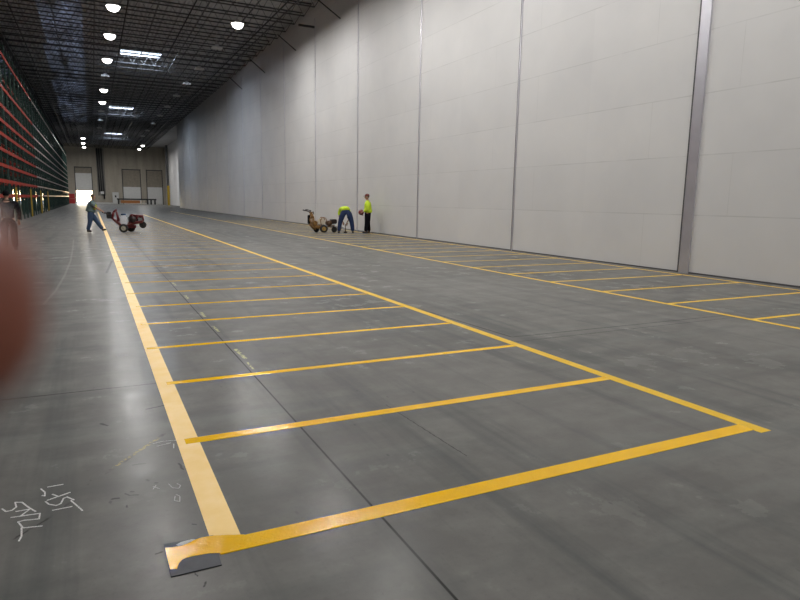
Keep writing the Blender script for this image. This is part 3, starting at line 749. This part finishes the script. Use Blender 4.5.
def person(name, loc, rz, J, label, shirt, pants, shoe, headdir=(1, 0, 0), hair=M_hair, vest=None, cap=None, sleeve='short', scale=1.0, girth=1.22, hair_long=False):
    t = empty(name, loc, rz); t.scale = (scale,)*3
    P = J; hip, wst, chs, nk = P['hip'], P['waist'], P['chest'], P['neck']; hd = P['head']
    # ---- one continuous body
    ch = [[(*hip, .115), (*wst, .115), (*chs, .135), (*nk, .052), (*lerp(nk, hd, .55), .052)]]
    for s_ in ('L', 'R'):
        sh_, el, wr = P['sh'+s_], P['el'+s_], P['wr'+s_]; hj, kn, an, to = P['hj'+s_], P['kn'+s_], P['an'+s_], P['to'+s_]
        ch.append([(*chs, .135)] + limb([sh_, el, wr], [.056, .04, .024]))
        dv = Vector(P.get('hd'+s_, Vector(wr)-Vector(el))).normalized(); sd = dv.cross(Vector((0, 0, 1))); sd = sd if sd.length > .2 else Vector((0, 1, 0))
        ch += hand_chains(wr, dv, sd, P.get('curl', .6))
        ch.append([(*hip, .115)] + limb([hj, kn, an], [.085, .058, .036])); ch.append([(*an, .036), (*to, .03)])
    skin('body', ch, M_skin, t, 2)
    # ---- head: skull, jaw, nose, ears as one mesh; eyes, mouth, hair as parts
    hv = Vector(headdir).normalized(); sv = Vector((0, 0, 1)).cross(hv); sv = sv.normalized() if sv.length > .1 else Vector((0, 1, 0)); uv_ = hv.cross(sv).normalized()
    mh = Matrix((hv, sv, uv_)).transposed().to_4x4(); mh.translation = Vector(hd)
    h = MB(); h.sphere((0, 0, .02), .098, .078, .11, 20, 14, mh); h.sphere((.025, 0, -.055), .068, .056, .065, 16, 10, mh)
    h.sphere((.10, 0, -.01), .022, .014, .026, 10, 8, mh)
    for s_ in (-1, 1): h.sphere((-.005, s_*.078, -.005), .020, .010, .032, 10, 8, mh)
    ho = h.build('head', M_skin, t)
    e = MB()
    for s_ in (-1, 1): e.sphere((.083, s_*.032, .012), .012, .014, .009, 8, 6, mh)
    e.build('eyes', M_eye, ho); MB().sphere((.083, 0, -.062), .010, .026, .007, 8, 6, mh).build('mouth', M_cap, ho)
    hm = MB(); hm.sphere((-.018, 0, .042), .098, .086, .100, 18, 12, mh)
    if hair_long: hm.sphere((-.06, 0, -.05), .06, .085, .12, 14, 10, mh)
    hm.build('hair', hair, ho)
    if cap:
        c = MB(); c.sphere((-.010, 0, .062), .106, .090, .085, 18, 12, mh); c.sphere((.11, 0, .055), .07, .066, .012, 14, 6, mh); c.build('cap', cap, t)
    # ---- clothes, each its own continuous mesh a little outside the body
    tr = [[(*hip, .135), (*lerp(hip, wst, .85), .125)]]
    for s_ in ('L', 'R'):
        hj, kn, an = P['hj'+s_], P['kn'+s_], P['an'+s_]
        tr.append([(*hip, .135)] + limb([hj, kn, lerp(kn, an, 1.0)], [.107, .078, .066]))
    skin('trousers', fat(tr, min(girth, 1.28)), pants, t, 2)
    st = [[(*chs, .158), (*wst, .14), (*lerp(wst, hip, .6), .145), (*lerp(wst, hip, 1.15), .15)], [(*chs, .158), (*lerp(chs, nk, .7), .085), (*nk, .062)]]
    for s_ in ('L', 'R'):
        sh_, el, wr = P['sh'+s_], P['el'+s_], P['wr'+s_]
        if sleeve == 'long': st.append([(*chs, .158)] + limb([sh_, el, lerp(el, wr, .88)], [.076, .056, .04]))
        else: st.append([(*chs, .158), (*sh_, .076), (*lerp(sh_, el, .45), .066), (*lerp(sh_, el, .85), .06)])
    skin('shirt', fat(st, girth), shirt, t, 2)
    if vest:
        skin('vest', [[(chs[0]+.055, chs[1], chs[2]+.03, .165), (chs[0]+.06, chs[1], chs[2]-.10, .195), (wst[0]+.055, wst[1], wst[2]+.02, .20), (wst[0]+.045, wst[1], wst[2]-.07, .185)]], vest, t, 2, 'yellow safety vest')
    for s_ in ('L', 'R'):
        an, to = Vector(P['an'+s_]), Vector(P['to'+s_]); d = (to-an); 
        skin('shoe', [[(*(an+Vector((0, 0, .03))), .052), (*(an-Vector((d.x, d.y, 0)).normalized()*.03+Vector((0, 0, -.045))), .045), (*(an+d*.5+Vector((0, 0, -.006))), .046), (*to, .04)]], shoe, t, 2)
    return tag(t, label, 'person')

# man pushing the red machine (faces +x)
J = dict(hip=(0, 0, .93), waist=(.02, 0, 1.08), chest=(.06, 0, 1.30), neck=(.10, 0, 1.47), head=(.14, 0, 1.61),
         shL=(.08, .19, 1.38), elL=(.24, .24, 1.14), wrL=(.46, .20, .99), shR=(.08, -.19, 1.38), elR=(.22, -.24, 1.14), wrR=(.46, -.20, .99),
         hjL=(.0, .10, .87), knL=(.22, .10, .50), anL=(.46, .10, .13), toL=(.62, .10, .12),
         hjR=(0, -.10, .87), knR=(-.03, -.10, .47), anR=(-.14, -.10, .09), toR=(.02, -.10, .045), curl=.9)
person('person', (-.10, 33.1, 0), math.radians(-6), J, 'person in grey shirt, yellow vest and jeans striding behind the red machine', M_teal, M_jeanL, M_shoe, (1, 0, -.25), vest=M_vest, scale=1.04, girth=1.58)
# worker bending over, back to the camera: local +x points away from the camera
J = dict(hip=(0, 0, .95), waist=(.13, .02, 1.05), chest=(.38, .06, 1.08), neck=(.54, .10, .98), head=(.63, .12, .86),
         shL=(.42, .24, 1.0), elL=(.44, .26, .70), wrL=(.40, .10, .48), shR=(.42, -.12, 1.0), elR=(.42, -.22, .70), wrR=(.38, -.06, .46),
         hjL=(0, .12, .90), knL=(.04, .25, .50), anL=(0, .30, .09), toL=(.16, .33, .045),
         hjR=(0, -.12, .90), knR=(.04, -.25, .50), anR=(0, -.30, .09), toR=(.16, -.33, .045), curl=.8, hdL=(0, -.1, -1), hdR=(0, .1, -1))
person('person', (11.80, 30.05, 0), math.radians(72), J, 'person in bright yellow shirt and blue jeans bending over, seen from behind', M_hiv, M_jean, M_shoe, (.4, 0, -1), sleeve='short', scale=1.21, girth=1.42)
o = MB(); o.tube([(12.02, 30.70, .02), (12.01, 30.68, .46)], .02); o.bbox(11.92, 12.12, 30.65, 30.73, 0, .07, .015)
o = o.build('hand_scraper', M_eng); tag(o, 'dark short handled scraper held down by the bending worker', 'hand tool')
# worker leaning by the wall, facing left towards the machine
J = dict(hip=(0, 0, .95), waist=(-.01, 0, 1.10), chest=(-.01, 0, 1.33), neck=(.01, 0, 1.50), head=(.04, 0, 1.645),
         shL=(0, .19, 1.40), elL=(-.02, .25, 1.10), wrL=(.20, .15, .98), shR=(0, -.19, 1.40), elR=(-.02, -.25, 1.10), wrR=(.20, -.15, .98),
         hjL=(0, .09, .90), knL=(.03, .10, .50), anL=(.08, .11, .09), toL=(.24, .12, .045),
         hjR=(0, -.09, .90), knR=(.0, -.10, .50), anR=(-.05, -.11, .09), toR=(.10, -.14, .045), curl=.9)
person('person', (12.97, 29.9, 0), math.radians(150), J, 'person in bright yellow long sleeves and black trousers standing against the white wall', M_hiv, M_blk, M_shoe, (1, 0, -.15), cap=M_cap, sleeve='long', scale=1.16, girth=1.5)
o = MB(); 
hc = Matrix.Translation((12.67, 30.10, 1.10)) @ Matrix.Rotation(.5, 4, 'Y')
o.sphere((0, 0, 0), .15, .13, .14, 20, 12, hc); o.sphere((.02, 0, -.09), .17, .15, .02, 20, 6, hc)
o = o.build('hard_hat', M_ball); tag(o, 'dark red rounded hard hat held at the waist by the person against the wall', 'hard hat')
# person in dark clothes at the left edge
J = dict(hip=(0, 0, .95), waist=(0, 0, 1.10), chest=(.02, 0, 1.32), neck=(.03, 0, 1.49), head=(.06, 0, 1.62),
         shL=(.02, .21, 1.39), elL=(-.02, .29, 1.12), wrL=(.10, .27, .88), shR=(.02, -.21, 1.39), elR=(-.02, -.29, 1.12), wrR=(.10, -.27, .88),
         hjL=(0, .10, .90), knL=(.04, .12, .50), anL=(.0, .13, .09), toL=(.16, .15, .045),
         hjR=(0, -.10, .90), knR=(.02, -.12, .50), anR=(-.02, -.13, .09), toR=(.14, -.16, .045), curl=.4)
person('person', (-2.33, 22.2, 0), math.radians(95), J, 'person in black jacket and trousers at the left edge above the blurred fingertip', M_blk, M_blk, M_shoe, (1, 0, 0), hair=M_blk, sleeve='long', scale=1.05)

# ------------------------------------------------------------------ the photographer's hand: a fingertip just in front of the lens
def cw(x, y, z):      # metres right / up / ahead of the lens, turned into place in the hall
    v = Vector((0, 0, H)) + R_*x + U_*y + fw*z; return (v.x, v.y, v.z)
hd = empty('hand', cw(-.15, -.02, .0))
inv = Vector(hd.location)
def c2(x, y, z, r): v = Vector(cw(x, y, z))-inv; return (v.x, v.y, v.z, r)
tip = [(-.034, .0005, .031)]
ch = [[c2(-0.1487, -0.0331, -.01, .024), c2(-0.1237, -0.0251, .0, .030), c2(-.0947, -.0120, .010, .0125), c2(-.072, -.005, .020, .0108), c2(-.053, -.0015, .027, .0092), c2(-.037, -.0003, .031, .0077), c2(-.0245, -.0006, .031, .0071), c2(-.0190, -.0007, .031, .0055)],
      [c2(-0.1237, -0.0251, .0, .030), c2(-0.0987, -0.0351, .004, .0115), c2(-0.0807, -0.0391, .012, .0095), c2(-0.0707, -0.0391, .004, .0085), c2(-0.0767, -0.0371, -.010, .0075)],
      [c2(-0.1237, -0.0251, .0, .030), c2(-0.1027, -0.0531, -.002, .011), c2(-0.0867, -0.0591, .006, .009), c2(-0.0767, -0.0571, -.002, .008), c2(-0.0827, -0.0531, -.014, .007)],
      [c2(-0.1237, -0.0251, .0, .030), c2(-0.1107, -0.0691, -.008, .0095), c2(-0.0967, -0.0751, .0, .008), c2(-0.0887, -0.0721, -.008, .0072), c2(-0.0947, -0.0671, -.018, .0062)],
      [c2(-0.1237, -0.0251, .0, .030), c2(-0.1207, 0.0029, -.028, .013), c2(-0.1007, 0.0129, -.044, .0105), c2(-0.0827, 0.0109, -.052, .009)],
      [c2(-0.1487, -0.0331, -.01, .024), c2(-0.1987, -0.0631, -.04, .027), c2(-0.2987, -0.1331, -.12, .034), c2(-0.3787, -0.2031, -.2, .040)]]
ho = skin('palm_and_fingers', ch, M_finger, hd, 2)
n_ = MB(); a = Vector(cw(-.0300, -.0005, .0372))-inv
n_.sphere((0, 0, 0), .0056, .0042, .0012, 14, 8, Matrix.Translation(a) @ Matrix((R_, U_, -fw)).transposed().to_4x4()); n_.build('fingernail', M_nail, hd)
tag(hd, 'blurred pink fingertip poking in front of the lens at the left edge', 'hand')
